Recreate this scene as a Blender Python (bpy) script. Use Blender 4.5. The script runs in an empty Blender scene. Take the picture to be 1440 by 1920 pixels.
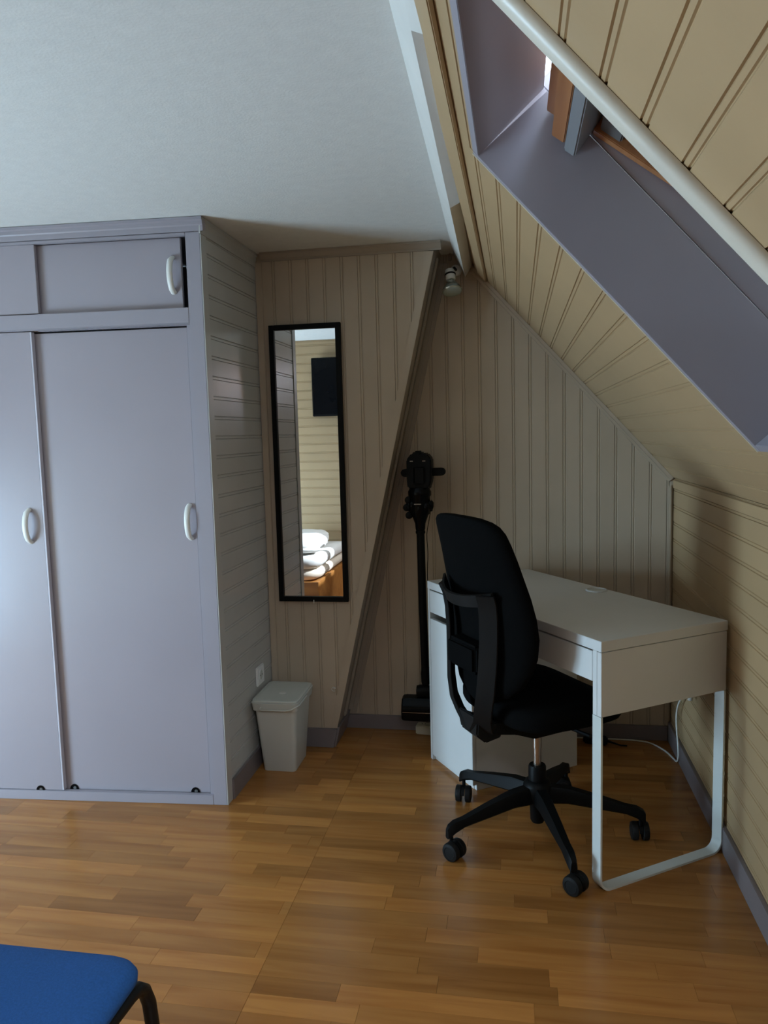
import bpy, bmesh, math, random
from mathutils import Vector, Matrix

random.seed(7)
SC = bpy.context.scene
COL = SC.collection

# ------------------------------------------------------------------ camera
CAM_H = 1.346
PITCH, YAW, ROLL, FPX = 0.102186, 0.174715, -0.025897, 1419.83


def add_camera():
    f = Vector((-math.sin(YAW) * math.cos(PITCH), math.cos(YAW) * math.cos(PITCH), -math.sin(PITCH)))
    r = Vector((math.cos(YAW), math.sin(YAW), 0))
    u = r.cross(f)
    c, s = math.cos(ROLL), math.sin(ROLL)
    r2, u2 = r * c + u * s, u * c - r * s
    cd = bpy.data.cameras.new('camera')
    cd.sensor_fit = 'HORIZONTAL'
    cd.sensor_width = 36.0
    cd.lens = 36.0 * FPX / 1440.0
    cd.clip_start = 0.02
    o = bpy.data.objects.new('camera', cd)
    m = Matrix((r2, u2, -f)).transposed().to_4x4()
    m.translation = Vector((0, 0, CAM_H))
    o.matrix_world = m
    COL.objects.link(o)
    SC.camera = o


add_camera()

# ------------------------------------------------------------------ world, sun, sky light, exposure
SUN_DIR = Vector((-1.5, 0.75, -1.2)).normalized()
SUN_STRENGTH = 6.0
SKY_STRENGTH = 6.0
EXPOSURE = 0.65

world = bpy.data.worlds.new('sky')
SC.world = world
world.use_nodes = True
_bg = world.node_tree.nodes['Background']
_bg.inputs[0].default_value = (0.62, 0.78, 1.0, 1)
_bg.inputs[1].default_value = SKY_STRENGTH

_sd = bpy.data.lights.new('sun_offscreen', 'SUN')
_sd.energy = SUN_STRENGTH
_sd.color = (0.74, 0.87, 1.0)
_sd.angle = math.radians(0.6)
_so = bpy.data.objects.new('sun_offscreen', _sd)
_so.rotation_euler = SUN_DIR.to_track_quat('-Z', 'Y').to_euler()
_so.location = (3, -3, 4)
COL.objects.link(_so)

# daylight entering by an assumed window on the left and an assumed roof window next along the slope (both out of frame)
LEFT_W, ROOF_W = 62.0, 18.0


def daylight(name, loc, direction, sx, sy, watts, color):
    l = bpy.data.lights.new(name, 'AREA')
    l.shape = 'RECTANGLE'
    l.size, l.size_y = sx, sy
    l.energy = watts
    l.color = color
    o = bpy.data.objects.new(name, l)
    o.location = loc
    o.rotation_euler = Vector(direction).to_track_quat('-Z', 'Y').to_euler()
    COL.objects.link(o)


daylight('assumed_window_left_offscreen', (-3.39, 0.95, 0.60), (1, 0, 0), 1.05, 1.0, LEFT_W, (0.47, 0.76, 1.0))  # area light added at the assumed left window
daylight('assumed_roof_window_offscreen', (0.271, 0.145, 1.915), (-0.743, 0, -0.669), 0.62, 0.42, ROOF_W, (0.86, 0.93, 1.0))  # area light added in the opening of the assumed roof window

SC.view_settings.view_transform = 'Standard'
SC.view_settings.look = 'None'
SC.view_settings.exposure = EXPOSURE
SC.view_settings.gamma = 1.0
SC.view_settings.use_curve_mapping = False


# ------------------------------------------------------------------ materials
def lin(c):
    return tuple((x / 12.92 if x <= 0.04045 else ((x + 0.055) / 1.055) ** 2.4) for x in c)


def srgb(r, g, b):
    return lin((r / 255, g / 255, b / 255))


def material(name, col, rough=0.5, var=0.06, scale=9.0, bump=0.0, bscale=60.0, metal=0.0, coat=0.0,
             stretch=(1, 1, 1), obj_var=0.0, spec=0.5, sheen=0.0):
    m = bpy.data.materials.new(name)
    m.use_nodes = True
    nt = m.node_tree
    N, L = nt.nodes, nt.links
    b = N['Principled BSDF']
    b.inputs['Roughness'].default_value = rough
    b.inputs['Metallic'].default_value = metal
    b.inputs['Coat Weight'].default_value = coat
    b.inputs['Coat Roughness'].default_value = 0.15
    b.inputs['Specular IOR Level'].default_value = spec
    if sheen:
        b.inputs['Sheen Weight'].default_value = sheen
    tc = N.new('ShaderNodeTexCoord')
    mp = N.new('ShaderNodeMapping')
    mp.inputs['Scale'].default_value = stretch
    L.new(tc.outputs['Object'], mp.inputs['Vector'])
    nz = N.new('ShaderNodeTexNoise')
    nz.inputs['Scale'].default_value = scale
    nz.inputs['Detail'].default_value = 4
    L.new(mp.outputs['Vector'], nz.inputs['Vector'])
    mr = N.new('ShaderNodeMapRange')
    mr.inputs['From Min'].default_value = 0.25
    mr.inputs['From Max'].default_value = 0.75
    mr.inputs['To Min'].default_value = 1 - var
    mr.inputs['To Max'].default_value = 1 + var
    L.new(nz.outputs['Fac'], mr.inputs['Value'])
    hsv = N.new('ShaderNodeHueSaturation')
    hsv.inputs['Color'].default_value = (*col, 1)
    val = mr.outputs['Result']
    if obj_var:
        oi = N.new('ShaderNodeObjectInfo')
        mo = N.new('ShaderNodeMapRange')
        mo.inputs['To Min'].default_value = 1 - obj_var
        mo.inputs['To Max'].default_value = 1 + obj_var
        L.new(oi.outputs['Random'], mo.inputs['Value'])
        mm = N.new('ShaderNodeMath')
        mm.operation = 'MULTIPLY'
        L.new(val, mm.inputs[0])
        L.new(mo.outputs['Result'], mm.inputs[1])
        val = mm.outputs[0]
    L.new(val, hsv.inputs['Value'])
    L.new(hsv.outputs['Color'], b.inputs['Base Color'])
    if bump:
        n2 = N.new('ShaderNodeTexNoise')
        n2.inputs['Scale'].default_value = bscale
        n2.inputs['Detail'].default_value = 3
        L.new(mp.outputs['Vector'], n2.inputs['Vector'])
        bp = N.new('ShaderNodeBump')
        bp.inputs['Strength'].default_value = bump
        bp.inputs['Distance'].default_value = 0.002
        L.new(n2.outputs['Fac'], bp.inputs['Height'])
        L.new(bp.outputs['Normal'], b.inputs['Normal'])
    return m


def wood_material(name, col, dark, rough=0.4, axis=0, obj_var=0.12, gscale=6.0):
    """wood with long grain along one axis, tone different for each piece"""
    m = bpy.data.materials.new(name)
    m.use_nodes = True
    nt = m.node_tree
    N, L = nt.nodes, nt.links
    b = N['Principled BSDF']
    b.inputs['Roughness'].default_value = rough
    tc = N.new('ShaderNodeTexCoord')
    oi = N.new('ShaderNodeObjectInfo')
    sc = [14.0, 14.0, 14.0]
    sc[axis] = 1.1
    mp = N.new('ShaderNodeMapping')
    mp.inputs['Scale'].default_value = sc
    L.new(tc.outputs['Object'], mp.inputs['Vector'])
    cm = N.new('ShaderNodeMath')
    cm.operation = 'MULTIPLY'
    cm.inputs[1].default_value = 37.0
    L.new(oi.outputs['Random'], cm.inputs[0])
    cx = N.new('ShaderNodeCombineXYZ')
    for k in range(3):
        L.new(cm.outputs[0], cx.inputs[k])
    L.new(cx.outputs[0], mp.inputs['Location'])
    nz = N.new('ShaderNodeTexNoise')
    nz.inputs['Scale'].default_value = gscale * 0.3
    nz.inputs['Detail'].default_value = 6
    nz.inputs['Distortion'].default_value = 0.7
    L.new(mp.outputs['Vector'], nz.inputs['Vector'])
    rmp = N.new('ShaderNodeValToRGB')
    rmp.color_ramp.elements[0].position = 0.32
    rmp.color_ramp.elements[0].color = (*dark, 1)
    rmp.color_ramp.elements[1].position = 0.66
    rmp.color_ramp.elements[1].color = (*col, 1)
    L.new(nz.outputs['Fac'], rmp.inputs['Fac'])
    hsv = N.new('ShaderNodeHueSaturation')
    mo = N.new('ShaderNodeMapRange')
    mo.inputs['To Min'].default_value = 1 - obj_var
    mo.inputs['To Max'].default_value = 1 + obj_var
    L.new(oi.outputs['Random'], mo.inputs['Value'])
    L.new(mo.outputs['Result'], hsv.inputs['Value'])
    L.new(rmp.outputs['Color'], hsv.inputs['Color'])
    L.new(hsv.outputs['Color'], b.inputs['Base Color'])
    return m


def glass_material(name, col=(0.9, 0.97, 0.95), rough=0.05, trans=1.0):
    m = bpy.data.materials.new(name)
    m.use_nodes = True
    b = m.node_tree.nodes['Principled BSDF']
    b.inputs['Base Color'].default_value = (*col, 1)
    b.inputs['Roughness'].default_value = rough
    b.inputs['Transmission Weight'].default_value = trans
    b.inputs['IOR'].default_value = 1.45
    return m


M = {}
M['beige'] = material('beige_gloss_paint', (0.46, 0.372, 0.275), 0.42, 0.05, 5, 0.05, 90, obj_var=0.03)
M['slope'] = material('cream_gloss_paint', (0.43, 0.290, 0.152), 0.40, 0.05, 5, 0.05, 90, obj_var=0.03)
M['cream_trim'] = material('cream_trim_paint', (0.62, 0.57, 0.47), 0.38, 0.05, 7)
M['ceil'] = material('woodchip_ceiling_paint', (0.70, 0.69, 0.65), 0.75, 0.04, 30, 0.35, 160)
M['beam'] = material('beam_paint', (0.68, 0.655, 0.60), 0.45, 0.05, 8, 0.1, 40)
M['edge'] = material('lit_door_edge', (0.50, 0.48, 0.53), 0.3, 0.03, 6)  # paler than the door: painted highlight for its lit edge
M['mauve'] = material('mauve_grey_paint', (0.30, 0.275, 0.305), 0.36, 0.05, 3, 0.06, 70)
M['mauve_door'] = material('mauve_grey_door_paint', (0.31, 0.278, 0.305), 0.30, 0.04, 2.5, 0.05, 70)
M['mauve_lining'] = material('mauve_lining_paint', (0.30, 0.275, 0.305), 0.38, 0.05, 4, 0.05, 60)
M['grey_board'] = material('grey_board_gloss_paint', (0.47, 0.465, 0.44), 0.24, 0.05, 5, 0.12, 30, obj_var=0.03)
M['skirt'] = material('taupe_skirting_paint', (0.185, 0.155, 0.155), 0.40, 0.08, 6)
M['brown_trim'] = material('taupe_brown_trim_paint', (0.33, 0.27, 0.21), 0.4, 0.07, 6)
M['white_plastic'] = material('white_plastic', (0.72, 0.71, 0.66), 0.35, 0.03, 8)
M['desk_white'] = material('white_desk_foil', (0.65, 0.65, 0.63), 0.36, 0.03, 6, 0.04, 120)
M['desk_metal'] = material('white_powder_coat', (0.60, 0.63, 0.60), 0.34, 0.03, 8)
M['black_plastic'] = material('black_plastic', (0.004, 0.004, 0.004), 0.5, 0.15, 20, spec=0.12)
M['dark_plastic'] = material('charcoal_plastic', (0.009, 0.0085, 0.008), 0.55, 0.12, 20, 0.1, 200, spec=0.15)
M['gloss_black'] = material('gloss_black_plastic', (0.003, 0.003, 0.0035), 0.22, 0.1, 10, spec=0.12)
M['black_fabric'] = material('black_fabric', (0.003, 0.003, 0.003), 0.95, 0.25, 300, 0.3, 700, spec=0.05)
M['chrome'] = material('brushed_steel', (0.50, 0.44, 0.38), 0.28, 0.1, 30, metal=1.0)
M['bin'] = material('sage_grey_plastic', (0.52, 0.525, 0.48), 0.42, 0.03, 8)
M['bin_lid'] = material('sage_grey_lid_plastic', (0.55, 0.57, 0.52), 0.40, 0.03, 8)
M['blue'] = material('blue_upholstery', (0.014, 0.066, 0.205), 0.9, 0.16, 260, 0.4, 600, spec=0.2)
M['black_steel'] = material('black_tube_steel', (0.006, 0.006, 0.006), 0.38, 0.1, 20, spec=0.15)
M['sheet'] = material('white_bedding', (0.72, 0.70, 0.66), 0.85, 0.05, 6, 0.3, 60)
M['tick'] = material('cream_mattress_ticking', (0.70, 0.60, 0.48), 0.85, 0.05, 8, 0.2, 60)
M['alu'] = material('grey_aluminium', (0.30, 0.31, 0.32), 0.38, 0.05, 10, metal=0.35)
M['alu_dark'] = material('dark_grey_aluminium', (0.13, 0.125, 0.12), 0.45, 0.06, 10, metal=0.3)
M['blind'] = material('beige_blind_fabric', (0.55, 0.47, 0.36), 0.85, 0.05, 40, 0.1, 300)
M['strip'] = material('ivory_plastic', (0.56, 0.53, 0.42), 0.4, 0.05, 12)
M['socket'] = material('white_socket_plastic', (0.74, 0.74, 0.73), 0.3, 0.03, 12)
M['floor'] = wood_material('beech_laminate', (0.41, 0.180, 0.046), (0.30, 0.117, 0.026), 0.25, 0, 0.24)
M['pine'] = wood_material('pine_window_wood', (0.40, 0.17, 0.065), (0.27, 0.10, 0.035), 0.4, 1, 0.03)
M['bedwood'] = wood_material('orange_bed_wood', (0.46, 0.20, 0.05), (0.33, 0.125, 0.03), 0.3, 0, 0.03)
M['glass'] = glass_material('window_glass')
M['bulb'] = glass_material('reflector_bulb_glass', (0.62, 0.68, 0.60), 0.18, 0.55)
M['metal_ring'] = material('bulb_rim_metal', (0.42, 0.45, 0.40), 0.22, 0.05, 12, metal=0.7)


def mirror_material():
    m = bpy.data.materials.new('silvered_mirror')
    m.use_nodes = True
    nt = m.node_tree
    b = nt.nodes['Principled BSDF']
    b.inputs['Metallic'].default_value = 1.0
    b.inputs['Roughness'].default_value = 0.012
    nz = nt.nodes.new('ShaderNodeTexNoise')
    nz.inputs['Scale'].default_value = 3
    mr = nt.nodes.new('ShaderNodeMapRange')
    mr.inputs['To Min'].default_value = 0.90
    mr.inputs['To Max'].default_value = 0.94
    nt.links.new(nz.outputs['Fac'], mr.inputs['Value'])
    nt.links.new(mr.outputs['Result'], b.inputs['Base Color'])
    return m


M['mirror'] = mirror_material()


# ------------------------------------------------------------------ mesh helpers
class MB:
    """collects shapes into one mesh; xf maps local points"""

    def __init__(self, xf=None):
        self.bm = bmesh.new()
        self.xf = xf

    def v(self, p):
        p = self.xf(*p) if self.xf else p
        return self.bm.verts.new(p)

    def face(self, vs):
        try:
            return self.bm.faces.new(vs)
        except ValueError:
            return None

    def box(self, x0, x1, y0, y1, z0, z1):
        c = [self.v((x, y, z)) for z in (z0, z1) for y in (y0, y1) for x in (x0, x1)]
        for f in ((0, 2, 3, 1), (4, 5, 7, 6), (0, 1, 5, 4), (2, 6, 7, 3), (0, 4, 6, 2), (1, 3, 7, 5)):
            self.face([c[i] for i in f])
        return self

    def hexa(self, pts):
        c = [self.v(p) for p in pts]
        for f in ((0, 3, 2, 1), (4, 5, 6, 7), (0, 1, 5, 4), (1, 2, 6, 5), (2, 3, 7, 6), (3, 0, 4, 7)):
            self.face([c[i] for i in f])
        return self

    def rings(self, rings, cap0=True, cap1=True, closed=True):
        vr = [[self.v(p) for p in r] for r in rings]
        n = len(vr[0])
        for a, b in zip(vr, vr[1:]):
            for i in range(n if closed else n - 1):
                j = (i + 1) % n
                self.face([a[i], a[j], b[j], b[i]])
        if cap0:
            self.face(list(reversed(vr[0])))
        if cap1:
            self.face(vr[-1])
        return self

    def prism(self, poly, fn, a, b):
        """poly of 2D points, fn(p,q,t) -> 3D, extruded t from a to b"""
        return self.rings([[fn(p, q, t) for p, q in poly] for t in (a, b)])

    def tube(self, path, r, n=10, caps=True):
        pts = [Vector(p) for p in path]
        rs = r if isinstance(r, (list, tuple)) else [r] * len(pts)
        rings = []
        up = None
        for i, p in enumerate(pts):
            if i == 0:
                d = pts[1] - p
            elif i == len(pts) - 1:
                d = p - pts[i - 1]
            else:
                d = (pts[i + 1] - p).normalized() + (p - pts[i - 1]).normalized()
            d.normalize()
            if up is None:
                up = Vector((0, 0, 1)) if abs(d.z) < 0.9 else Vector((1, 0, 0))
            s = d.cross(up).normalized()
            up = s.cross(d).normalized()
            rings.append([tuple(p + (s * math.cos(2 * math.pi * k / n) + up * math.sin(2 * math.pi * k / n)) * rs[i])
                          for k in range(n)])
        return self.rings(rings, caps, caps)

    def lathe(self, prof, origin=(0, 0, 0), axis=(0, 0, 1), n=24, cap0=True, cap1=True):
        a = Vector(axis).normalized()
        s = a.orthogonal().normalized()
        t = a.cross(s)
        o = Vector(origin)
        rings = [[tuple(o + a * h + (s * math.cos(2 * math.pi * k / n) + t * math.sin(2 * math.pi * k / n)) * r)
                  for k in range(n)] for r, h in prof]
        return self.rings(rings, cap0, cap1)

    def bevel(self, w, seg=2):
        bmesh.ops.remove_doubles(self.bm, verts=self.bm.verts, dist=1e-6)
        bmesh.ops.bevel(self.bm, geom=list(self.bm.edges), offset=w, segments=seg, affect='EDGES', clamp_overlap=True)
        return self

    def build(self, name, mat, parent=None, smooth=40, loc=None):
        bmesh.ops.recalc_face_normals(self.bm, faces=list(self.bm.faces))
        me = bpy.data.meshes.new(name)
        self.bm.to_mesh(me)
        self.bm.free()
        me.materials.append(M[mat] if isinstance(mat, str) else mat)
        if smooth:
            me.polygons.foreach_set('use_smooth', [True] * len(me.polygons))
            me.set_sharp_from_angle(angle=math.radians(smooth))
        o = bpy.data.objects.new(name, me)
        if loc:
            o.location = loc
        if parent is not None:
            o.parent = parent
        COL.objects.link(o)
        return o


def rbox(name, mat, parent, x0, x1, y0, y1, z0, z1, bev=0.002, xf=None, seg=2):
    b = MB(xf).box(x0, x1, y0, y1, z0, z1)
    if bev:
        b.bevel(bev, seg)
    return b.build(name, mat, parent)


def tag(o, label, cat, group=None, kind=None):
    o['label'] = label
    o['category'] = cat
    if group:
        o['group'] = group
    if kind:
        o['kind'] = kind
    return o


def thing(name, label, cat, loc=(0, 0, 0), rz=0.0, group=None, kind=None):
    o = bpy.data.objects.new(name, None)
    o.empty_display_size = 0.05
    o.location = loc
    o.rotation_euler = (0, 0, rz)
    COL.objects.link(o)
    return tag(o, label, cat, group, kind)


# board with a beaded groove at each side: v runs from f0(u) to f1(u), w is the height out of the wall
PITCH_B = 0.0705


def board(fn, u0, u1, f0, f1, mat, parent, bead=True, name='board'):
    if u1 - u0 > 0.035:
        prof = [(u0 + 0.0001, -0.0030), (u0 + 0.0016, 0.0), (u1 - 0.0128, 0.0), (u1 - 0.0112, -0.0034), (u1 - 0.0096, -0.0009), (u1 - 0.0035, -0.0009),
                (u1 - 0.0016, -0.0034), (u1 - 0.0001, -0.0034), (u1 - 0.0001, -0.011), (u0 + 0.0001, -0.011)]
    else:
        prof = [(u0 + 0.0001, -0.0030), (u0 + 0.0016, 0.0), (u1 - 0.0016, 0.0), (u1 - 0.0001, -0.0030), (u1 - 0.0001, -0.011), (u0 + 0.0001, -0.011)]
    b = MB()
    b.rings([[fn(u, f0(u), w) for u, w in prof], [fn(u, f1(u), w) for u, w in prof]])
    return b.build(name, mat, parent, smooth=0)


K = lambda c: (lambda u: c)

# ------------------------------------------------------------------ room numbers (metres)
XR = 0.645          # knee wall
YB = 3.315          # alcove wall
YM = 3.085          # wall with the mirror
ZC = 2.10           # ceiling
XWD = -1.06         # side of the wardrobe
YREAR = 0.25
XL = -3.3
YEND = -2.0
SLO = 1.11
W3 = (0.38, 1.52, 0.05, 1.15)   # assumed window in the left wall: y0, y1, z0, z1


def zs(x):          # sloping ceiling
    return 1.133 + SLO * (XR - x)


CS, SN = 0.6693, 0.7430
X0S = XR - (ZC - 1.133) / SLO


def S(s, y, n):     # slope frame: s down the slope from the ceiling, n outward
    return (X0S + CS * s + SN * n, y, ZC - SN * s + CS * n)


S_BOT = (XR - X0S) / CS
SA, SB = 0.211, 1.088          # opening along the slope
Y1A, Y1B = 0.955, 1.705        # opening of the skylight in view
Y2A, Y2B = -0.22, 0.51       # assumed next skylight along the same slope


def slant(z):       # slanting right edge of the mirror wall
    return -0.795 + 0.2306 * z


# ------------------------------------------------------------------ floor
def build_floor():
    fl = MB().box(XL - 0.1, XR + 0.15, YEND - 0.1, YB + 0.15, -0.06, -0.0095).build('floor', 'floor', None, 0)
    tag(fl, 'orange-brown beech strip laminate floor under the desk and wardrobe', 'floor', kind='structure')
    W = 0.0605
    near, far = [], []
    rng = random.Random(11)
    y = YEND
    row = 0
    while y < YB + 0.02:
        y2 = min(y + W, YB + 0.02)
        x = XL - rng.uniform(0, 0.4)
        while x < XR + 0.02:
            ln = rng.choice((0.22, 0.28, 0.34, 0.40, 0.46)) * rng.uniform(0.95, 1.05)
            x2 = x + ln
            # a seam across the floor where two rows of panels meet
            if x < -0.65 < x2:
                if -0.65 - x < 0.08:
                    pass
                x2 = -0.65
            xa, xb = max(x, XL), min(x2, XR + 0.02)
            if xb - xa > 0.01:
                vis = (y2 > 1.38 and xb > -0.16 - 0.80 * y2 and not (xb < XWD and y > 2.53)
                       and not (y > 3.09 and xb < -0.84))
                (near if vis else far).append((xa, xb, y, y2))
            x = x2
        y = y2
        row += 1
    near.sort(key=lambda t: t[2])
    rest = near[300:]
    near = near[:300]
    far += rest
    for xa, xb, ya, yb in near:
        cx, cy = (xa + xb) / 2, (ya + yb) / 2
        b = MB()
        hx, hy = (xb - xa) / 2 - 0.00025, (yb - ya) / 2 - 0.0002
        if abs(xb + 0.65) < 1e-6 or abs(xa + 0.65) < 1e-6:
            hx -= 0.0002
        b.rings([[(-hx, -hy, -0.009), (hx, -hy, -0.009), (hx, hy, -0.009), (-hx, hy, -0.009)],
                 [(-hx, -hy, 0), (hx, -hy, 0), (hx, hy, 0), (-hx, hy, 0)]])
        b.build('plank', 'floor', fl, 0, loc=(cx, cy, 0))
    b = MB()
    for xa, xb, ya, yb in far:
        b.box(xa + 0.0003, xb - 0.0003, ya + 0.0002, yb - 0.0002, -0.009, 0)
    o = b.build('plank_field', 'floor', fl, 0)
    o['kind'] = 'stuff'


build_floor()


# ------------------------------------------------------------------ ceiling, beam, slope
def build_ceiling():
    c = MB().box(XL - 0.1, X0S + 0.03, YEND - 0.1, YB + 0.15, ZC, ZC + 0.08).build('ceiling', 'ceil', None, 0)
    tag(c, 'flat off-white textured ceiling above wardrobe and mirror wall', 'ceiling', kind='structure')
    # boxed purlin along the ridge of slope and ceiling
    rows = []
    for y in (YEND, 0.2, 1.3, 2.3, YB):
        a = -0.213 - 0.0225 * (y - 1.39)
        l = -0.162 - 0.0225 * (y - 1.21)
        cx = -0.128 - 0.0255 * (y - 1.2)
        rows.append([(a, y, ZC + 0.02), (a, y, ZC - 0.002), (l, y, 2.0), (cx, y, zs(cx) - 0.008), (cx + 0.02, y, ZC + 0.02)])
    b = MB().rings(rows)
    tag(b.build('ceiling_beam', 'beam', None, 30), 'cream painted boxed beam where flat and sloping ceilings meet', 'beam',
        kind='structure')


build_ceiling()


def build_slope():
    o = MB(S)
    ya, yb = YEND - 0.1, YB + 0.12
    n0, n1 = 0.0115, 0.05
    o.box(-0.02, SA, ya, yb, n0, n1)
    o.box(SB, S_BOT + 0.06, ya, yb, n0, n1)
    for a, b in ((ya, Y2A), (Y2B, Y1A), (Y1B, yb)):
        o.box(SA, SB, a, b, n0, n1)
    sl = o.build('ceiling_slope', 'slope', None, 0)
    tag(sl, 'sloping cream board ceiling around the roof window', 'ceiling', kind='structure')
    fn = lambda u, v, w: S(u, v, -w)
    s = 0.4925 - 0.0677 * 6
    while s < S_BOT - 0.012:
        s2 = min(s + 0.0677, S_BOT)
        a, b = max(s, 0.055), s2
        if b - a > 0.012:
            if b <= SA or a >= SB:
                segs = [(YEND, YB, a, b)]
            else:
                segs = [(YEND, Y2A, a, b), (Y2B, Y1A, a, b), (Y1B, YB, a, b)]
                if a < SA:
                    segs += [(Y2A, Y2B, a, SA), (Y1A, Y1B, a, SA)]
                if b > SB:
                    segs += [(Y2A, Y2B, SB, b), (Y1A, Y1B, SB, b)]
            for y0, y1, ua, ub in segs:
                if ub - ua > 0.008:
                    board(fn, ua, ub, K(y0), K(y1), 'slope', sl)
        s = s2
    return sl


build_slope()


# ------------------------------------------------------------------ roof windows
def build_window_1():
    w = thing('window_1', 'open pivoting roof window with beige blind in mauve lined well', 'window', S(0.65, 1.33, 0.0),
              kind='structure')
    base = Vector(w.location)

    def SL(s, y, n):
        return tuple(Vector(S(s, y, n)) - base)

    t = 0.018
    ya, yb = Y1A, Y1B
    for (s0, s1, y0, y1) in ((SA, SB, yb - t, yb), (SA, SB, ya, ya + t), (SA, SA + t, ya + t, yb - t),
                             (SB - t, SB, ya + t, yb - t)):
        rbox('lining_board', 'mauve_lining', w, s0, s1, y0, y1, -0.003, 0.182, 0.001, SL)
    # fixed outer frame
    e = 0.003
    for (s0, s1, y0, y1) in ((SA, SB, yb - t + e, yb), (SA, SB, ya, ya + t - e), (SB - t + e, SB, ya + t, yb - t)):
        rbox('window_frame', 'mauve_lining', w, s0, s1, y0, y1, 0.184, 0.33, 0.0015, SL)
    rbox('window_frame', 'cream_trim', w, SA - 0.07, SA - 0.05, ya, yb, 0.186, 0.33, 0.0015, SL)
    rbox('frame_edge', 'alu_dark', w, SA - 0.05, SA - 0.038, ya, yb, 0.19, 0.215, 0.0015, SL)
    # tilted sash: p along the sash from its top, q into the room
    A = math.radians(11.4)
    ca, sa = math.cos(A), math.sin(A)

    def SASH(p, y, q):
        return SL(0.322 + p * ca + q * sa, y, 0.172 + p * sa - q * ca)

    yc0, yc1 = ya + 0.03, yb - 0.034
    sash = rbox('sash', 'pine', w, -0.055, -0.018, yc0, yc1 - 0.004, -0.085, 0.012, 0.002, SASH)
    rbox('sash_rail', 'pine', sash, -0.018, 0.014, yc0, yc1 - 0.004, -0.08, 0.046, 0.002, SASH)
    for (y0, y1) in ((yb - 0.041, yb - 0.0155), (ya + 0.0155, ya + 0.041)):
        rbox('sash_stile', 'pine', sash, 0.048, 0.74, y0, y1, -0.055, -0.006, 0.002, SASH)
        yy = (y0 - 0.028, y0) if y1 > 1.3 else (y1, y1 + 0.028)
        rbox('blind_guide', 'alu_dark', sash, 0.1, 0.71, yy[0], yy[1], -0.056, -0.030, 0.002, SASH)
    rbox('sash_rail', 'pine', sash, 0.70, 0.745, yc0, yc1, -0.06, -0.01, 0.002, SASH)
    rbox('blind_cassette', 'alu', sash, 0.018, 0.046, yc0, yc1 + 0.012, -0.05, 0.052, 0.003, SASH)
    rbox('blind_bar', 'alu_dark', sash, 0.058, 0.110, ya + 0.042, yb - 0.0415, -0.045, -0.012, 0.003, SASH)
    rbox('blind', 'blind', sash, 0.10, 0.72, ya + 0.05, yb - 0.055, -0.046, -0.043, 0, SASH)
    rbox('gap_shade', 'black_plastic', sash, 0.040, 0.064, ya + 0.02, yb - 0.02, -0.07, -0.046, 0, SASH)  # black filler stands in for shade in the gap beside the cassette
    rbox('pane', 'glass', sash, -0.03, 0.74, ya + 0.018, yb - 0.018, -0.082, -0.074, 0, SASH)
    rbox('outer_rail', 'alu_dark', sash, -0.06, -0.02, yc0, yc1, -0.105, -0.088, 0.002, SASH)
    rbox('added_sun_shield', 'alu_dark', w, 1.0, SB + 0.05, ya - 0.02, yb - 0.14, 0.40, 0.41, 0, SL)  # unseen plate, added to block sun through the lower sash gap
    return w


build_window_1()


def build_assumed_window_2():  # unseen roof window, assumed so that sun reaches the bed
    w = thing('assumed_window_2', 'assumed clear roof window in mauve lined well further along the slope', 'window', S(0.65, 0.145, 0.0),
              kind='structure')
    base = Vector(w.location)

    def SL(s, y, n):
        return tuple(Vector(S(s, y, n)) - base)

    t = 0.018
    ya, yb = Y2A, Y2B
    for (s0, s1, y0, y1) in ((SA, SB, yb - t, yb), (SA, SB, ya, ya + t), (SA, SA + t, ya + t, yb - t),
                             (SB - t, SB, ya + t, yb - t)):
        rbox('lining_board', 'mauve_lining', w, s0, s1, y0, y1, -0.003, 0.182, 0.001, SL)
    for (s0, s1, y0, y1) in ((SA, SB, yb - t - 0.03, yb), (SA, SB, ya, ya + t + 0.03), (SA, SA + t + 0.03, ya + t, yb - t),
                             (SB - t - 0.03, SB, ya + t, yb - t)):
        rbox('window_frame', 'pine', w, s0, s1, y0, y1, 0.184, 0.23, 0.002, SL)
    rbox('blind', 'blind', w, 0.70, SB - t, ya + t, yb - t, 0.19, 0.194, 0, SL)  # unseen half-drawn blind, added to keep sun off the foreground chair
    return w


build_assumed_window_2()


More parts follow.
